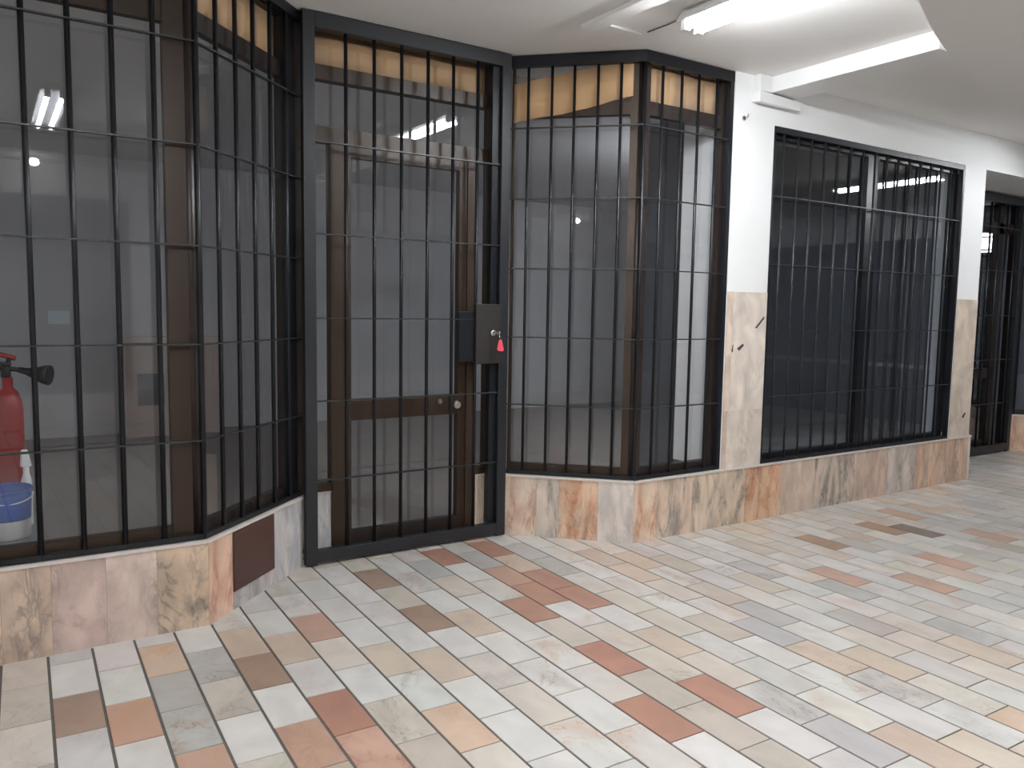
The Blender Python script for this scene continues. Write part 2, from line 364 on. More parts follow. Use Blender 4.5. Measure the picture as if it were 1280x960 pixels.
plinth('baseboard_right', SR, [0, .195, .33, .56, SR.L], [((206, 186, 164), (176, 128, 98), 1), ((190, 180, 168), DGV, 1), ((204, 168, 134), (170, 96, 58), 1), ((194, 190, 186), (160, 160, 162), .8)], 0, SR.L, mitre1=.41)
FW = Seg((3.108, Y0), (6.762, Y0), (0, 1))
plinth('baseboard_right', FW, [0, .19, .47, .949, 1.298, 1.656, 2.139, 2.511, 2.889, 3.293, FW.L],
       [((210, 184, 158), (182, 116, 76), 1), ((200, 172, 146), GRV, 1), ((202, 180, 154), DGV, .9), ((206, 164, 126), (176, 104, 66), 1), ((200, 180, 160), (170, 150, 132), .6),
        ((190, 172, 156), DGV, 1), ((186, 160, 144), (160, 116, 92), .8), ((186, 178, 172), GRV, .9), ((200, 166, 138), (170, 122, 92), .9), ((190, 158, 132), (166, 116, 84), .8)], 0, FW.L, mitre0=.41)

# stone side panels left and right of the door
mb = MB()
for a, b, c, v in ((.06, .232, (178, 182, 186), (132, 140, 150)), (1.055, 1.19, (208, 190, 166), (164, 140, 116))):
    slab_run(mb, DR, [a, b], 0, ZP-.012, [(c, v, .9)], .1)
    for s0, s1, o0, o1, z0, z1, mat in ((a, b, .0015, .06, -.004, ZP-.012, M['ledge']), (a, b, -.004, .06, ZP-.012, ZP, M['ledge'])):
        c8 = [(s0, o0), (s1, o0), (s1, o1), (s0, o1)]
        B = [DR.p(s, o, z0) for s, o in c8]; T = [DR.p(s, o, z1) for s, o in c8]
        mb.face(T, mat)
        for i in range(4): mb.face([B[i], B[(i+1) % 4], T[(i+1) % 4], T[i]], mat)
struct(mb.build('baseboard_door', stoned=True))

# ------------------------------------------------------------------ pillars and walls of the front
def pillar(name, x0, x1, depth, rows, z_m, extra=None):
    mb = MB(); seg = Seg((x0, Y0), (x1, Y0), (0, 1)); L = x1-x0
    for z0, z1, seams, cols in rows: slab_run(mb, seg, [s*L for s in seams], z0, z1, cols, .1, mat='cloud')
    # returns and the painted upper part
    def bx(a, b, c, d, z0, z1, mat):
        v = [(a, c), (b, c), (b, d), (a, d)]
        B = [(x, y, z0) for x, y in v]; T = [(x, y, z1) for x, y in v]
        mb.face(T, mat); mb.face(B[::-1], mat)
        for i in range(4): mb.face([B[i], B[(i+1) % 4], T[(i+1) % 4], T[i]], mat)
    bx(x0, x1, Y0+.0015, Y0+depth, ZP+.0005, z_m, M['white'])
    bx(x0, x1, Y0+.004, Y0+depth, z_m, ZC, M['white'])
    if extra: extra(mb)
    return struct(mb.build(name, stoned=True))
def marks1(mb):
    mb.face([(x, Y0-.0006, z) for x, z in [(4.085, 1.255), (4.10, 1.25), (4.17, 1.315), (4.165, 1.33)]], M['mark'])
    for poly in ([(3.925, 1.125), (3.945, 1.11), (3.99, 1.145), (3.975, 1.155)], [(3.875, 1.11), (3.888, 1.10), (3.893, 1.15), (3.885, 1.15)]):
        mb.face([(x, Y0-.0006, z) for x, z in poly], M['mark'])
pillar('wall_middle', 3.823, 4.19, .42, [
    (ZP+.0005, .735, [0, .10, 1], [((196, 174, 158), (150, 120, 104), .5), ((208, 200, 188), (170, 162, 152), .35)]),
    (.735, 1.478, [0, .14, 1], [((212, 190, 172), (190, 150, 126), .35), ((216, 208, 198), (186, 176, 166), .22)])], 1.478, marks1)
def marks2(mb):
    mb.face([(x, Y0-.0006, z) for x, z in [(6.63, .53), (6.66, .52), (6.69, .56), (6.67, .565)]], M['mark'])
pillar('wall_right', 6.45, 6.762, .22, [
    (ZP+.0005, .90, [0, 1], [((206, 192, 174), (160, 148, 138), .4)]), (.90, 1.482, [0, 1], [((206, 190, 172), (174, 160, 150), .3)])], 1.482, marks2)
mb = MB(); mb.box(4.19, 6.45, Y0+.004, Y0+.2, 2.522, ZC, M['white']); mb.box(6.762, 9.3, Y0+.004, Y0+.2, 2.52, ZC, M['white'])
struct(mb.build('wall_lintel'))
mb = MB(); mb.box(6.78, 9.3, Y0+.2, 4.2, 2.52, 2.6, M['ceil']); struct(mb.build('ceiling_recess'))
# corridor shell
mb = MB(); mb.box(-4.1, -1.6, Y0, Y0+.2, 0, ZC, M['white']); struct(mb.build('wall_front'))
mb = MB(); mb.box(-4.1, 9.9, -2.95, -2.8, 0, ZC, M['white']); struct(mb.build('wall_back'))
mb = MB()
for k in range(5): mb.box(-3.6+2.65*k, -1.3+2.65*k, -2.8, -2.76, .367, 2.45, M['shut'])
mb.box(-4.1, 9.7, -2.8, -2.77, 0, .366, M['ledge']); struct(mb.build('trim_4'))
mb = MB(); mb.box(-4.1, -3.95, -2.8, Y0, 0, ZC, M['white']); struct(mb.build('wall_left'))
mb = MB(); mb.box(9.76, 9.9, -2.8, Y0, 0, ZC, M['dark']); mb.box(9.72, 9.76, -2.8, Y0, .68, .73, M['ledge']); mb.box(9.74, 9.76, -2.8, Y0, 0, .68, M['dark'])
mb.box(9.74, 9.76, -2.8, Y0, 2.3, ZC, M['white']); struct(mb.build('wall_far'))
mb = MB(); mb.box(9.15, 9.9, Y0, Y0+.2, 0, 2.52, M['white']); struct(mb.build('wall_corner'))
mb = MB(); mb.box(-4.1, 10, -2.95, 4.3, ZC, ZC+.1, M['ceil']); mb.box(-3.5, 11.7, 4.3, 9.4, ZC, ZC+.1, M['inner']); struct(mb.build('ceiling'))
# lower soffit with its slanting edge, and the small beam that runs from the pillar into it
mb = MB()
edge = [(3.15, 1.98), (3.53, 2.12), (3.85, 2.25), (4.09, 2.335), (4.48, 2.46), (5.17, 2.64), (5.89, 2.79), (6.9, 3.02), (8.2, 3.26), (9.7, 3.44)]
mb.prism([(3.15, -2.8)]+[(9.7, -2.8)]+edge[::-1], 2.692, ZC-.0005, M['ceil']); struct(mb.build('ceiling_soffit'))
mb = MB(); mb.box(4.088, 4.342, 2.36, Y0+.004, 2.6935, ZC-.0005, M['white']); struct(mb.build('trim_1', bevel=.004))

# ------------------------------------------------------------------ shop interior
mb = MB(); mb.box(-3.5, 11.7, 9.1, 9.25, 0, ZC, M['inner']); struct(mb.build('wall_interior_back'))
mb = MB(); mb.box(-3.5, -3.35, 3.65, 9.1, 0, ZC, M['inner']); struct(mb.build('wall_interior_left'))
mb = MB(); mb.box(-3.4, -1.6, 3.645, 3.75, 0, ZC, M['inner']); struct(mb.build('wall_interior_front'))
root = sroot('window_9', (-3.34, 6.6, 1.0)); mb = MB()  # added window out of view, its glowing pane brightens the shop interior
frame_rect(Seg((-3.35, 5.4), (-3.35, 7.8), (1, 0)), mb, 0, 2.4, 0, .04, .9, 2.4, .06, M['alu']); mb.build('frame', root)
mb = MB(); mb.face([(-3.335, 5.46, .96), (-3.335, 7.74, .96), (-3.335, 7.74, 2.34), (-3.335, 5.46, 2.34)], M['fill_left']); mb.build('pane', root)
mb = MB(); mb.box(11.6, 11.7, 7.6, 9.1, 0, ZC, M['inner']); struct(mb.build('wall_interior_right'))
root = sroot('window_10', (11.58, 8.3, 1.0)); mb = MB()  # second added window, unseen, glows along the back wall as fill
frame_rect(Seg((11.6, 7.8), (11.6, 8.95), (-1, 0)), mb, 0, 1.15, 0, .04, .9, 2.4, .06, M['alu']); mb.build('frame', root)
mb = MB(); mb.face([(11.59, 7.86, .96), (11.59, 8.89, .96), (11.59, 8.89, 2.34), (11.59, 7.86, 2.34)], M['fill_right']); mb.build('pane', root)
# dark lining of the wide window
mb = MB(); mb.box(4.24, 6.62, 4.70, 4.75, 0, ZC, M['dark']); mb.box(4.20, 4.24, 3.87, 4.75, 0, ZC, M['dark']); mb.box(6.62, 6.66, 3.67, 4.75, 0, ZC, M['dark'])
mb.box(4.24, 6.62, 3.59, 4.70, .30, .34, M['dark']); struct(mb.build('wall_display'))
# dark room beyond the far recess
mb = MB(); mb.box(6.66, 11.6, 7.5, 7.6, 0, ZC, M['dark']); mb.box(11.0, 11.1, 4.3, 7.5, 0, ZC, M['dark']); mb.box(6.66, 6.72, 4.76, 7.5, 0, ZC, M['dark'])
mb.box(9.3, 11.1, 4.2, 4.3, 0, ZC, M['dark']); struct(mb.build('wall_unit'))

# ------------------------------------------------------------------ glazing of the bays
def pane(seg, name, s0, s1, o, z0, z1, root, mat):
    mb = MB(); seg.box(mb, s0, s1, o-.003, o+.003, z0, z1, mat); return mb.build(name, root)
def single_pane(seg, name, s0, s1, o, z0, z1, root, mat):
    mb = MB(); mb.face([seg.p(s0, o, z0), seg.p(s1, o, z0), seg.p(s1, o, z1), seg.p(s0, o, z1)], mat); return mb.build(name, root, recalc=False)
OF0, OF1, OG = .058, .100, .079
def bay_window(n, seg, s0, s1, mullions, edges, mat=None, glass=None):
    mat = mat or M['alu']; glass = glass or M['glass']
    root = sroot('window_%d' % n, (*seg.p((s0+s1)/2, .08, 0)[:2], ZP))
    mb = MB()
    seg.box(mb, s0, s1, OF0, OF1, ZP, .428, mat)                       # sill
    seg.box(mb, s0, s1, OF0, OF1, 2.452, 2.53, mat)                   # transom
    seg.box(mb, s0, s1, OF0, OF1, 2.742, ZC-.001, mat)                # head
    xs = []
    for a, b in edges: seg.box(mb, a, b, OF0-.004, OF1, ZP, ZC-.001, mat)
    for a, b in mullions: seg.box(mb, a, b, OF0-.004, OF1, .428, 2.742, mat)
    mb.build('frame', root)
    cuts = sorted([s0]+[c for m_ in mullions for c in m_]+[s1])
    for a, b in zip(cuts[::2], cuts[1::2]):
        single_pane(seg, 'pane', a, b, OG, .428, 2.452, root, glass); single_pane(seg, 'pane', a, b, OG, 2.53, 2.742, root, glass)
    return root
bay_window(1, FL, .01, FL.L-.032, [(1.555, 1.612)], [(.01, .06), (FL.L-.125, FL.L-.032)])
bay_window(2, SL, .035, SL.L-.01, [], [(.035, .075), (SL.L-.06, SL.L-.01)], mat=M['aluD'])
bay_window(3, SR, .0, SR.L-.035, [], [(.0, .012), (SR.L-.088, SR.L-.035)])
bay_window(4, FR, .035, FR.L-.002, [], [(.035, .082), (FR.L-.052, FR.L-.002)], mat=M['aluD'])
# small aluminium cap on the two glazed corners
for nm, c in (('trim_2', cornerL(.078)), ('trim_3', cornerR(.078))):
    mb = MB(); mb.tube([(c[0], c[1], ZP), (c[0], c[1], ZC-.002)], .028, M['aluD'], 12); struct(mb.build(nm))
# wide window
root = sroot('window_5', (5.3, Y0+.08, ZP))
mb = MB()
FB.box(mb, 0, FB.L, .06, .11, ZP, .415, M['steel']); FB.box(mb, 0, FB.L, .06, .11, 2.46, 2.521, M['steel'])
for a, b in ((0, .05), (1.075, 1.205), (FB.L-.05, FB.L)): FB.box(mb, a, b, .055, .11, .415, 2.46, M['steel'])
mb.build('frame', root)
for a, b in ((.05, 1.075), (1.205, FB.L-.05)): single_pane(FB, 'pane', a, b, .08, .415, 2.46, root, M['glassD'])

# ------------------------------------------------------------------ entrance door
root = sroot('door_1', (1.95, 4.09, 0))
mb = MB()
AL = M['alu']
# s = x - 1.33
for a, b in ((.0, .085), (.184, .232), (1.005, 1.061), (1.142, 1.225)): DR.box(mb, a, b, -.012, .05, (0 if .1 < a < 1.1 else ZP), (2.186 if .1 < a < 1.1 else ZC-.001), M['aluD'] if a == 0 else AL)
DR.box(mb, .0, 1.225, -.010, .05, 2.742, ZC-.001, AL)
DR.box(mb, .0, 1.225, -.014, .05, 2.494, 2.566, AL)
DR.box(mb, .0, 1.225, -.014, .05, 2.185, 2.232, AL); DR.box(mb, .0, 1.225, -.010, .05, 2.232, 2.262, AL)
for a, b in ((.06, .19), (1.055, 1.19)): DR.box(mb, a, b, -.012, .05, ZP, .405, AL)
mb.build('door_frame', root)
mb = MB()
DR.box(mb, .234, .300, -.004, .04, .012, 2.183, AL); DR.box(mb, .954, 1.003, -.004, .04, .012, 2.183, AL)
DR.box(mb, .300, .954, -.002, .04, .737, .842, AL); DR.box(mb, .300, .954, -.002, .04, .012, .130, M['aluD']); DR.box(mb, .300, .954, -.002, .04, 2.125, 2.183, AL)
leaf = mb.build('door_leaf', root)
for z0, z1 in ((.13, .737), (.842, 2.125)): single_pane(DR, 'pane', .300, .954, .018, z0, z1, root, M['glass'])
single_pane(DR, 'pane', .085, .184, .018, .405, 2.185, root, M['glass']); single_pane(DR, 'pane', 1.061, 1.142, .018, .405, 2.185, root, M['glass'])
single_pane(DR, 'pane', .085, 1.142, .018, 2.262, 2.494, root, M['glass']); single_pane(DR, 'pane', .085, 1.142, .018, 2.566, 2.742, root, M['glass'])
mb = MB(); c = (2.255, 4.075, .797); mb.tube([(c[0], 4.073, c[2]), (c[0], 4.035, c[2])], [.011, .011], M['chrome'], 14)
mb.tube([(c[0], 4.038, c[2]), (c[0], 4.030, c[2]), (c[0], 4.018, c[2]), (c[0], 4.012, c[2])], [.016, .026, .026, .018], M['chrome'], 18); mb.build('door_knob', root)
mb = MB(); mb.tube([(2.165, 4.074, .815), (2.165, 4.064, .815)], [.017, .015], M['chrome'], 16); mb.build('door_lock', root)

# ------------------------------------------------------------------ window grilles
ZW = [.787, 1.185, 1.585, 1.985, 2.385]
OB = .022
def bar(root, x, y, z0, z1, r=.0095, mat=None):
    mb = MB(); mb.tube([(x, y, z0), (x, y, z1)], r, mat or M['steel'], 10); return mb.build('bar', root)
def flat(root, pts_in, pts_out, z, h=.006, mat=None, name='crossbar'):
    """flat bar through plan polylines (outer and inner edge)"""
    mb = MB(); mb.prism(list(pts_out)+list(pts_in)[::-1], z-h/2, z+h/2, mat or M['wire']); return mb.build(name, root)
def poly(o, side):
    if side == 'L': return [FL.p(.05, o, 0)[:2], cornerL(o), SL.p(SL.L+.04, o, 0)[:2]]
    return [SR.p(0.0, o, 0)[:2], cornerR(o), FR.p(FR.L-.004, o, 0)[:2]]
g = thing('window_grille', (0.0, Y0+OB, ZP), 'black barred window grille wrapping the display window with the red extinguisher', 'window grille')
for z in ZW: flat(g, poly(OB+.011, 'L'), poly(OB-.011, 'L'), z)
flat(g, poly(OB+.012, 'L'), poly(OB-.010, 'L'), .381, .022, M['steel'], 'bottom_rail'); flat(g, poly(OB+.018, 'L'), poly(OB-.018, 'L'), 2.765, .048, M['steel'], 'top_rail')
for k in range(11):
    x = .58-.1455*k
    if x > -1.5: bar(g, x, Y0+OB, .376, 2.76, .0105)
c = cornerL(OB); bar(g, c[0], c[1], .376, 2.76, .012)
for s in (.148, .291, .432, .577, .722): p = SL.p(s, OB, 0); bar(g, p[0], p[1], .376, 2.76, .0100)
mb = MB(); SL.box(mb, .735, .83, OB+.012, OB+.035, .372, ZC-.002, M['steel']); mb.build('end_post', g)

g = thing('window_grille', (3.1, Y0+OB, ZP), 'black barred window grille around the corner display window beside the white pillar', 'window grille')
for z in ZW: flat(g, poly(OB+.010, 'R'), poly(OB-.010, 'R'), z)
flat(g, poly(OB+.012, 'R'), poly(OB-.010, 'R'), .381, .022, M['steel'], 'bottom_rail'); flat(g, poly(OB+.020, 'R'), poly(OB-.016, 'R'), 2.755, .062, M['steel'], 'top_rail')
for s in (.665, .528, .400, .266, .137): p = SR.p(SR.L-.003-s, OB, 0); bar(g, p[0], p[1], .376, 2.74, .0085)
c = cornerR(OB); bar(g, c[0], c[1], .376, 2.74, .011)
for x in (3.25, 3.399, 3.536, 3.687): bar(g, x, Y0+OB, .376, 2.74, .0088)
mb = MB(); FR.box(mb, FR.L-.034, FR.L-.004, OB-.014, OB+.02, .372, ZC-.002, M['steel']); mb.build('end_post', g)

g = thing('window_grille', (5.3, Y0+.02, ZP), 'wide black barred window grille in the white wall between the two marble pillars', 'window grille')
for z in (.803, 1.234, 1.662, 2.094): flat(g, [(4.19, Y0+.036), (6.45, Y0+.036)], [(4.19, Y0+.014), (6.45, Y0+.014)], z)
for k in range(15):
    x = 4.314+.1405*k+ (0 if k else 0)
    if x < 6.42: bar(g, x, Y0+.025, .38, 2.51, .0075, M['bar2'])
mb = MB()
for x0, x1, z0, z1 in ((4.192, 4.212, .368, 2.52), (6.428, 6.448, .368, 2.52), (4.212, 6.428, .368, .390), (4.212, 6.428, 2.485, 2.52)): mb.box(x0, x1, Y0+.006, Y0+.044, z0, z1, M['steel'])
mb.build('frame', g)

# ------------------------------------------------------------------ entrance gate
def gate(loc, x0, x1, ztop, zs, bars, label, yc=3.984, botz=.082):
    g = thing('security_gate', loc, label, 'gate')
    mb = MB(); y0, y1 = yc-.022, yc+.022
    mb.box(x0, x0+.062, y0, y1, .004, ztop, M['gate']); mb.box(x1-.060, x1, y0, y1, .004, ztop, M['gate'])
    mb.box(x0+.062, x1-.060, y0, y1, .016, botz, M['gate']); mb.box(x0+.062, x1-.060, y0, y1, ztop-.075, ztop, M['gate'])
    mb.build('frame', g, bevel=.003)
    for x in bars: bar(g, x, yc, botz-.005, ztop-.07, .0095, M['steel'])
    for z in zs: flat(g, [(x0+.060, yc+.010), (x1-.058, yc+.010)], [(x0+.060, yc-.010), (x1-.058, yc-.010)], z, .007)
    return g
g = gate((1.95, 3.984, 0), 1.341, 2.555, 2.786, (.448, .861, 1.287, 1.712, 2.168), [1.57+.1552*k for k in range(6)], 'black barred steel security gate in front of the brown entrance door')
mb = MB(); mb.box(2.448, 2.494, 3.99, 4.03, .085, 2.71, M['steel']); mb.build('lock_stile', g)
mb = MB(); mb.box(2.335, 2.494, 3.955, 3.989, 1.032, 1.375, M['box']); lb = mb.build('lock_box', g, bevel=.003)
mb = MB(); mb.box(2.236, 2.335, 3.975, 4.03, 1.045, 1.33, M['steel']); mb.build('lock_case', g, bevel=.002)
mb = MB(); mb.tube([(2.445, 3.956, 1.21), (2.445, 3.944, 1.21), (2.445, 3.938, 1.21)], [.020, .020, .013], M['chrome'], 18); lb2 = mb.build('lock_cylinder', lb)
k = thing('key', (2.448, 3.928, 1.19), 'small key with a pink tag hanging from the gate lock', 'key')
mb = MB(); mb.box(2.4462, 2.4482, 3.905, 3.9445, 1.206, 1.214, M['chrome'])
mb.tube([(2.447+.0005, 3.905+.013*math.cos(t)-.012, 1.21+.013*math.sin(t)) for t in [2*math.pi*i/16 for i in range(17)]], .0025, M['chrome'], 6); mb.build('key_blade', k)
mb = MB(); mb.tube([(2.452, 3.893, 1.197), (2.456, 3.893, 1.185), (2.460, 3.897, 1.172)], .0022, M['chrome'], 6); mb.build('ring', k)
mb = MB()
tp = [(-.010, 0), (.008, .001), (.022, -.055), (.016, -.066), (-.016, -.062), (-.022, -.05)]
mb.mesh([(2.462+x, 3.893, 1.172+z) for x, z in tp]+[(2.462+x, 3.899, 1.172+z) for x, z in tp], [range(6), range(6, 12)]+[(i, (i+1) % 6, 6+(i+1) % 6, 6+i) for i in range(6)], M['pink']); mb.build('tag', k)

# far recess: gate, door behind it, splayed stone base and grille
g = gate((8.0, 4.0, 0), 7.36, 8.61, 2.50, (.5, .93, 1.36, 1.79, 2.2), [7.36+.156*k for k in range(1, 8)], 'dark barred security gate in the recess beyond the second marble pillar', yc=4.0, botz=.09)
root = sroot('door_2', (8.0, 4.12, 0))
mb = MB()
for a, b in ((7.36, 7.44), (7.56, 7.66), (8.33, 8.42), (8.66, 8.74)): mb.box(a, b, 4.09, 4.15, 0, 2.52, M['aluD'])
mb.box(7.36, 8.66, 4.09, 4.15, 2.16, 2.26, M['aluD']); mb.box(7.66, 8.36, 4.09, 4.15, 0, .12, M['aluD']); mb.box(7.66, 8.36, 4.09, 4.15, .74, .84, M['aluD']); mb.box(7.36, 8.66, 4.09, 4.15, 2.44, 2.52, M['aluD'])
mb.build('door_frame', root)
mb = MB(); mb.face([(7.44, 4.12, .12), (8.56, 4.12, .12), (8.56, 4.12, 2.44), (7.44, 4.12, 2.44)], M['glassD']); mb.build('pane', root, recalc=False)
SF = Seg((8.62, 4.0), (9.17, Y0), (.71, .705)); SF2 = Seg((6.80, Y0), (7.34, 4.0), (-.71, .705))
plinth('baseboard_far', SF, [0, .25, .5, SF.L], [((196, 160, 130), (160, 110, 80), .8), ((200, 172, 146), GRV, .8), ((190, 160, 136), ORV, .8)], 0, SF.L)
plinth('baseboard_far', SF2, [0, .25, .5, SF2.L], [((196, 160, 130), (160, 110, 80), .8), ((200, 172, 146), GRV, .8), ((190, 160, 136), ORV, .8)], 0, SF2.L)
for n, sg in ((6, SF), (7, SF2)):
    root = sroot('window_%d' % n, sg.p(.38, .08, ZP)); mb = MB()
    frame_rect(sg, mb, 0, sg.L, .06, .1, ZP, 2.52, .05, M['aluD']); mb.build('frame', root); single_pane(sg, 'pane', .05, sg.L-.05, .08, ZP+.05, 2.47, root, M['glassD'])
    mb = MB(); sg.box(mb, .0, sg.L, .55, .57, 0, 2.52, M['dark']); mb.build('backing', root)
g = thing('window_grille', SF.p(.38, .022, ZP), 'dark barred grille over the angled window past the recessed gate', 'window grille')
for s in (.04, .18, .32, .46, .60, .73): p = SF.p(s, .022, 0); bar(g, p[0], p[1], .372, 2.51, .009)
for z in ZW: flat(g, [SF.p(0, .03, 0)[:2], SF.p(SF.L, .03, 0)[:2]], [SF.p(0, .014, 0)[:2], SF.p(SF.L, .014, 0)[:2]], z)
# daylit window deep inside the dark unit
root = sroot('window_8', (10.99, 5.45, 2.1)); mb = MB()
mb.box(10.985, 11.0, 5.20, 5.70, 2.13, 2.50, M['aluD'])
mb.build('frame', root)
for a, b in ((5.265, 5.325), (5.355, 5.62)):
    for z0, z1 in ((2.185, 2.205), (2.225, 2.37), (2.39, 2.435)):
        mb = MB(); mb.box(10.972, 10.984, a, b, z0, z1, M['day']); mb.build('pane', root)

# ------------------------------------------------------------------ access hatch
mb = MB(); SL.box(mb, .178, .521, -.007, .0005, .082, .350, M['hatch'])
o = mb.build('access_panel', origin=SL.p(.35, -.003, .082), bevel=.0015)
tag(o, 'brown flat metal access panel set in the marble base below the barred window', 'access panel')

# ------------------------------------------------------------------ cardboard behind the top panes
def sheet(seg, s0, s1, o, zb, zt, label, nfold=5, name='cardboard_sheet', amp=.004, rag=.006):
    """a thin sheet with soft waves and a slightly uneven lower edge; zb, zt = (left z, right z)"""
    rnd = random.Random(len(label)); n = 24; vs = []
    for j in range(2):
        for i in range(n+1):
            t = i/n; s = s0+(s1-s0)*t; w = amp*math.sin(t*nfold*math.pi*2+.6)+j*.004
            e = rag*math.sin(t*7.1+1)+rnd.uniform(-.0015, .0015)
            vs.append(seg.p(s, o+w, zb[0]+(zb[1]-zb[0])*t+e)); vs.append(seg.p(s, o+w, zt[0]+(zt[1]-zt[0])*t))
    m = 2*(n+1); fs = []
    for i in range(n):
        a = 2*i; fs += [(a, a+2, a+3, a+1), (m+a, m+a+1, m+a+3, m+a+2), (a, m+a, m+a+2, a+2), (a+1, a+3, m+a+3, m+a+1)]
    fs += [(0, 1, m+1, m), (2*n, m+2*n, m+2*n+1, 2*n+1)]
    mb = MB(); mb.mesh(vs, fs, M['card'], True)
    return tag(mb.build(name, origin=seg.p((s0+s1)/2, o, min(zb))), label, 'cardboard', 'cardboard strips behind the top panes')
sheet(SL, .08, SL.L-.07, .093, (2.532, 2.532), (2.738, 2.738), 'tan cardboard strip in the top pane of the angled window above the brown hatch')
sheet(FL, .07, 1.54, .093, (2.532, 2.532), (2.738, 2.738), 'tan cardboard strip in the top pane of the window holding the extinguisher')
sheet(DR, .09, 1.13, .030, (2.567, 2.567), (2.738, 2.738), 'tan cardboard strip behind the top pane over the barred entrance door', 4)
sheet(SR, .012, SR.L-.075, .046, (2.415, 2.545), (2.64, 2.752), 'tan cardboard sheet slipped down at a slant beside the entrance gate', 3)
sheet(FR, .085, FR.L-.055, .093, (2.532, 2.535), (2.738, 2.738), 'orange tan cardboard strip in the top pane next to the white pillar')

# ------------------------------------------------------------------ lamps
def fixture(x, y0, y1, z, label, group, glow='tube'):
    g = thing('fluorescent_light', (x, (y0+y1)/2, z), label, 'ceiling light', group)
    mb = MB(); zt = z+.05+.03
    w = .090
    # shallow tray: flat top, sloping sides
    for ya, yb in ((y0, y1),):
        prof = [(-w*.75, z+.030), (w*.75, z+.030), (w, z+.016), (w, z+.023), (w*.55, zt), (-w*.55, zt), (-w, z+.023), (-w, z+.016)]
        vs = [(x+a, ya, b) for a, b in prof]+[(x+a, yb, b) for a, b in prof]
        mb.mesh(vs, [range(8), range(8, 16)]+[(i, (i+1) % 8, 8+(i+1) % 8, 8+i) for i in range(8)], M['plastic'])
    hs = mb.build('housing', g)
    for sx in (-.044, .044):
        mb = MB(); mb.tube([(x+sx, y0+.03, z), (x+sx, y1-.03, z)], .015, M[glow], 12); mb.build('tube', g)
        for yy in (y0+.016, y1-.016):
            mb = MB(); mb.box(x+sx-.018, x+sx+.018, yy-.014, yy+.014, z-.017, z+.030, M['plastic']); mb.build('lamp_holder', hs)
    return g
fixture(2.905, 1.70, 2.925, 2.708, 'twin tube fluorescent light glowing on the ceiling above the corner display window', 'fluorescent lights along the corridor')
fixture(.44, -.40, .82, 2.708, 'twin tube fluorescent light on the ceiling facing the extinguisher window', 'fluorescent lights along the corridor', 'tube_front')
fixture(7.42, 1.75, 2.93, 2.6105, 'twin tube fluorescent light under the lower soffit facing the wide barred window', 'fluorescent lights along the corridor', 'tube_far')
g = thing('fluorescent_light', (5.4, 4.80, 2.2), 'added unseen fill tube inside the shop on the back of the display partition', 'added fill light')  # added lamp hidden behind the partition, lifts the middle of the back wall
mb = MB(); mb.box(4.75, 6.05, 4.751, 4.79, 2.16, 2.24, M['plastic']); mb.build('housing', g, bevel=.004)
mb = MB(); mb.tube([(4.80, 4.82, 2.2), (6.0, 4.82, 2.2)], .013, M['tube_fill'], 12); mb.build('tube', g)
for xx in (4.785, 6.015): mb = MB(); mb.box(xx-.015, xx+.015, 4.79, 4.84, 2.18, 2.22, M['plastic']); mb.build('lamp_holder', g)
def globe(c, label):
    g = thing('ceiling_lamp', c, label, 'ceiling lamp', 'small round ceiling lamps')
    mb = MB(); mb.lathe([(.05, 0), (.055, -.015), (.03, -.025)], c, M['plastic'], 20); mb.build('base', g)
    mb = MB(); mb.lathe([(.02, -.025), (.04, -.04), (.046, -.062), (.036, -.085), (.012, -.097)], c, M['lamp'], 20); mb.build('bulb', g)
globe((-3.45, -1.07, 2.789), 'small round ceiling lamp at the far end of the corridor')
globe((.46, -2.40, 2.789), 'small round ceiling lamp by the wall facing the shop front')

# ------------------------------------------------------------------ small fittings on ceiling and pillar
mb = MB(); mb.box(2.575, 2.675, 1.9, 3.36, ZC-.022, ZC-.0006, M['ceil'])
tag(mb.build('cable_trunking', origin=(2.62, 2.6, ZC-.022), bevel=.004), 'painted cable trunking strip across the ceiling near the lit fluorescent light', 'trunking')
mb = MB(); mb.box(2.69, 2.91, 3.27, 3.345, ZC-.012, ZC-.0006, M['white'])
tag(mb.build('ceiling_plate', origin=(2.8, 3.3, ZC-.012), bevel=.003), 'pale flat plate on the ceiling above the corner of the barred display window', 'plate')
mb = MB(); mb.tube([(2.925, 3.245, ZC-.004), (2.93, 3.1, ZC-.005), (2.915, 2.98, ZC-.008), (2.91, 2.92, ZC-.02)], .0032, M['cable'], 8)
tag(mb.build('cable', origin=(2.92, 3.1, ZC-.008)), 'thin dark cable running along the ceiling into the lit fluorescent light', 'cable')
g = thing('wall_trunking', (4.05, Y0, 2.617), 'white plastic wall trunking at the top of the pillar under the beam', 'trunking')
mb = MB(); mb.box(3.975, 4.082, Y0-.055, Y0+.0035, 2.69, ZC-.001, M['plastic']); mb.build('vertical_duct', g, bevel=.003)
mb = MB(); mb.mesh([(3.97, Y0-.06, 2.622), (4.36, Y0-.05, 2.622), (4.36, Y0+.0035, 2.632), (3.97, Y0+.0035, 2.632), (3.97, Y0-.06, 2.69), (4.375, Y0-.05, 2.675), (4.375, Y0+.0035, 2.675), (3.97, Y0+.0035, 2.69)],
    [(3, 2, 1, 0), (4, 5, 6, 7), (0, 1, 5, 4), (1, 2, 6, 5), (2, 3, 7, 6), (3, 0, 4, 7)], M['plastic']); mb.build('horizontal_duct', g, bevel=.003)
mb = MB(); mb.tube([(3.905, Y0+.004, 2.526), (3.905, Y0-.022, 2.526), (3.905, Y0-.03, 2.532), (3.905, Y0-.03, 2.545)], .004, M['chrome'], 8); mb.tube([(3.905, Y0+.004, 2.526), (3.905, Y0-.002, 2.526)], .014, M['chrome'], 14)
tag(mb.build('wall_hook', origin=(3.905, Y0, 2.526)), 'tiny metal wall hook screwed into the white pillar', 'hook')

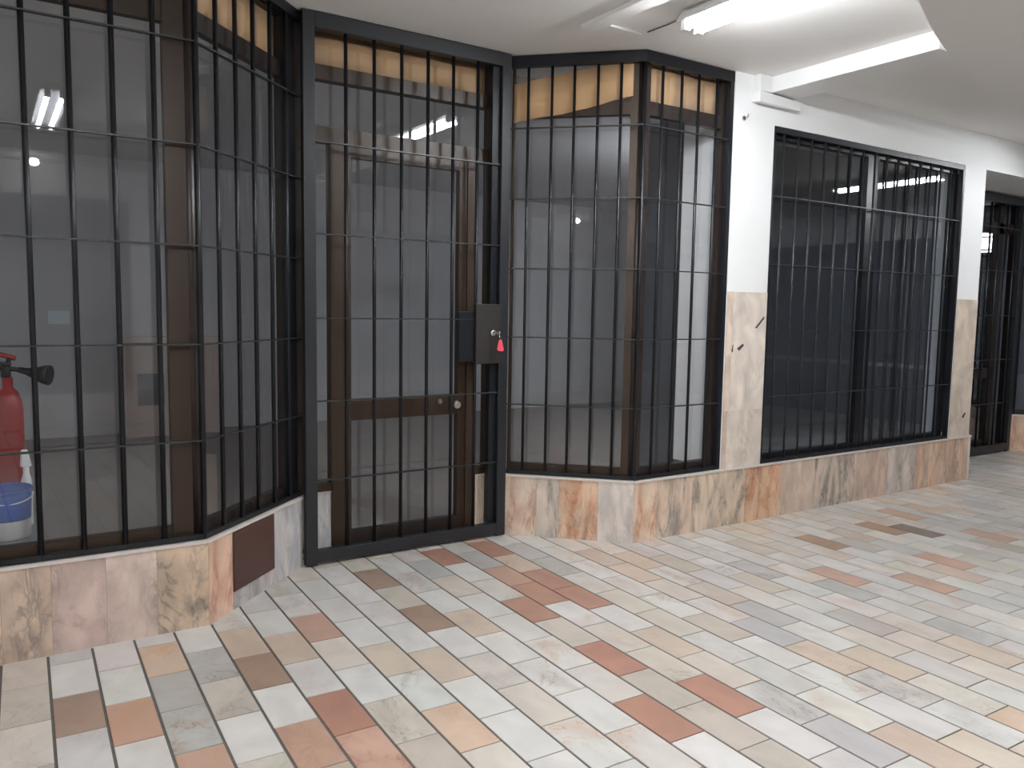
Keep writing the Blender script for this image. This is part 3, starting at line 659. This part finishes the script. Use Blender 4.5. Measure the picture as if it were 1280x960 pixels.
# ------------------------------------------------------------------ things inside the shop
mb = MB(); mb.box(-.32, .17, 3.66, 4.42, 0, .360, M['cabD'])
tag(mb.build('display_box', origin=(-.07, 4.04, 0), bevel=.004), 'low grey display box behind the window sill under the pail', 'display box')
ex, ey = .070, 4.22
g = thing('fire_extinguisher', (ex, ey, .36), 'red fire extinguisher with black horn standing behind the barred window', 'fire extinguisher')
z0 = .36
mb = MB(); mb.lathe([(.050, 0), (.058, .012), (.058, .50), (.054, .545), (.040, .585), (.022, .605), (.022, .65)], (ex, ey, z0), M['red']); mb.build('body', g)
mb = MB(); mb.lathe([(.016, .65), (.020, .655), (.020, .70), (.010, .705)], (ex-.005, ey, z0), M['rubber'], 16); mb.tube([(ex-.03, ey, z0+.69), (ex+.02, ey-.005, z0+.688), (ex+.05, ey-.01, z0+.683)], .011, M['rubber'], 10); valve = mb.build('valve', g)
mb = MB(); mb.tube([(ex+.035, ey-.01, z0+.735), (ex-.02, ey, z0+.752), (ex-.13, ey+.01, z0+.775)], .011, M['red'], 10)
mb.tube([(ex+.015, ey-.01, z0+.705), (ex-.03, ey, z0+.715), (ex-.12, ey+.01, z0+.70)], .010, M['rubber'], 10); mb.tube([(ex+.0, ey, z0+.69), (ex+.012, ey, z0+.745)], .010, M['rubber'], 8); mb.build('handle', valve)
mb = MB(); mb.tube([(ex+.045, ey-.01, z0+.684), (ex+.075, ey-.015, z0+.676), (ex+.105, ey-.025, z0+.668), (ex+.14, ey-.045, z0+.662), (ex+.160, ey-.056, z0+.659), (ex+.162, ey-.057, z0+.659)], [.013, .016, .026, .042, .046, .040], M['rubber'], 20); mb.build('horn', valve)
bx_, by_ = .045, 3.93
g = thing('paint_pail', (bx_, by_, .36), 'white plastic pail with a blue band on the sill below the extinguisher', 'pail')
mb = MB(); mb.lathe([(.078, 0), (.084, .006), (.0905, .200), (.02, .200)], (bx_, by_, .36), M['pail']); mb.build('body', g)
mb = MB(); mb.lathe([(.0868, .080), (.0874, .0805), (.0914, .196), (.0908, .1965)], (bx_, by_, .36), M['blue']); mb.build('label_band', g)
mb = MB(); mb.lathe([(.095, .192), (.0965, .196), (.0965, .208), (.092, .213), (.086, .206), (.01, .206)], (bx_, by_, .36), M['blue']); mb.build('lid', g)
mb = MB(); mb.tube([(bx_+.097*math.cos(t), by_-.012-.075*math.sin(t), .36+.185-.03*math.sin(t)) for t in [math.pi*i/14 for i in range(15)]], .003, M['plastic'], 8); mb.build('handle', g)
mb = MB(); mb.mesh([(.105, 4.10, .62), (.145, 4.10, .62), (.15, 4.12, .62), (.10, 4.12, .62), (.107, 4.10, .70), (.133, 4.10, .70), (.133, 4.115, .70), (.107, 4.115, .70)], [(3, 2, 1, 0), (4, 5, 6, 7), (0, 1, 5, 4), (1, 2, 6, 5), (2, 3, 7, 6), (3, 0, 4, 7)], M['plastic'])
g2 = thing('spray_bottle', (.125, 4.11, .36), 'small white bottle standing between the extinguisher and the pail', 'bottle')
mb.build('cap', g2, bevel=.006)
mb = MB(); mb.lathe([(.018, 0), (.021, .006), (.021, .20), (.012, .235), (.012, .262)], (.125, 4.11, .36), M['plastic'], 18); mb.build('body', g2)

g = thing('cabinet', (1.6, 8.9, 0), 'beige low cabinet with a dark square opening at the back of the shop', 'cabinet')
mb = MB(); mb.box(1.15, 2.05, 8.78, 9.09, 0, .95, M['cab']); mb.build('body', g)
mb = MB(); mb.box(1.13, 2.07, 8.75, 9.095, .95, 1.01, M['cabtop']); mb.build('worktop', g)
mb = MB(); mb.box(1.25, 1.50, 8.765, 8.785, .32, .64, M['cabD']); mb.build('opening_panel', g)
mb = MB(); mb.box(.51, .70, 9.095, 9.0998, 1.13, 1.26, M['paper'])
tag(mb.build('paper_notice', origin=(.6, 9.097, 1.13)), 'white paper notice on the back wall of the shop', 'notice')

# ------------------------------------------------------------------ world and camera
w = bpy.data.worlds.new('World'); S.world = w; w.use_nodes = True
w.node_tree.nodes['Background'].inputs[0].default_value = (.5, .52, .55, 1); w.node_tree.nodes['Background'].inputs[1].default_value = .05
F, YAW, PIT, ROL = 1006.288, -0.57878, 0.09304, 0.01589
cy, sy, cp, sp = math.cos(YAW), math.sin(YAW), math.cos(PIT), math.sin(PIT)
f = Vector((-sy*cp, cy*cp, -sp)); r = Vector((cy, sy, 0)); u = r.cross(f)
c, s = math.cos(ROL), math.sin(ROL); r2 = r*c+u*s; u2 = -r*s+u*c
cam = bpy.data.cameras.new('camera'); co = bpy.data.objects.new('camera', cam); C.objects.link(co)
cam.sensor_fit = 'HORIZONTAL'; cam.sensor_width = 36; cam.lens = F*36/1280; cam.clip_start = .02
co.matrix_world = Matrix(((r2.x, u2.x, -f.x, 0), (r2.y, u2.y, -f.y, 0), (r2.z, u2.z, -f.z, 1.35), (0, 0, 0, 1)))
S.camera = co
S.view_settings.view_transform = 'Standard'; S.view_settings.look = 'None'; S.view_settings.gamma = 1
S.view_settings.use_curve_mapping = False; S.view_settings.exposure = 0.25
for o in bpy.data.objects:
    if '_w' in o: del o['_w']
S.cycles.use_denoising = True
S.cycles.max_bounces = 10; S.cycles.transparent_max_bounces = 16; S.cycles.diffuse_bounces = 5
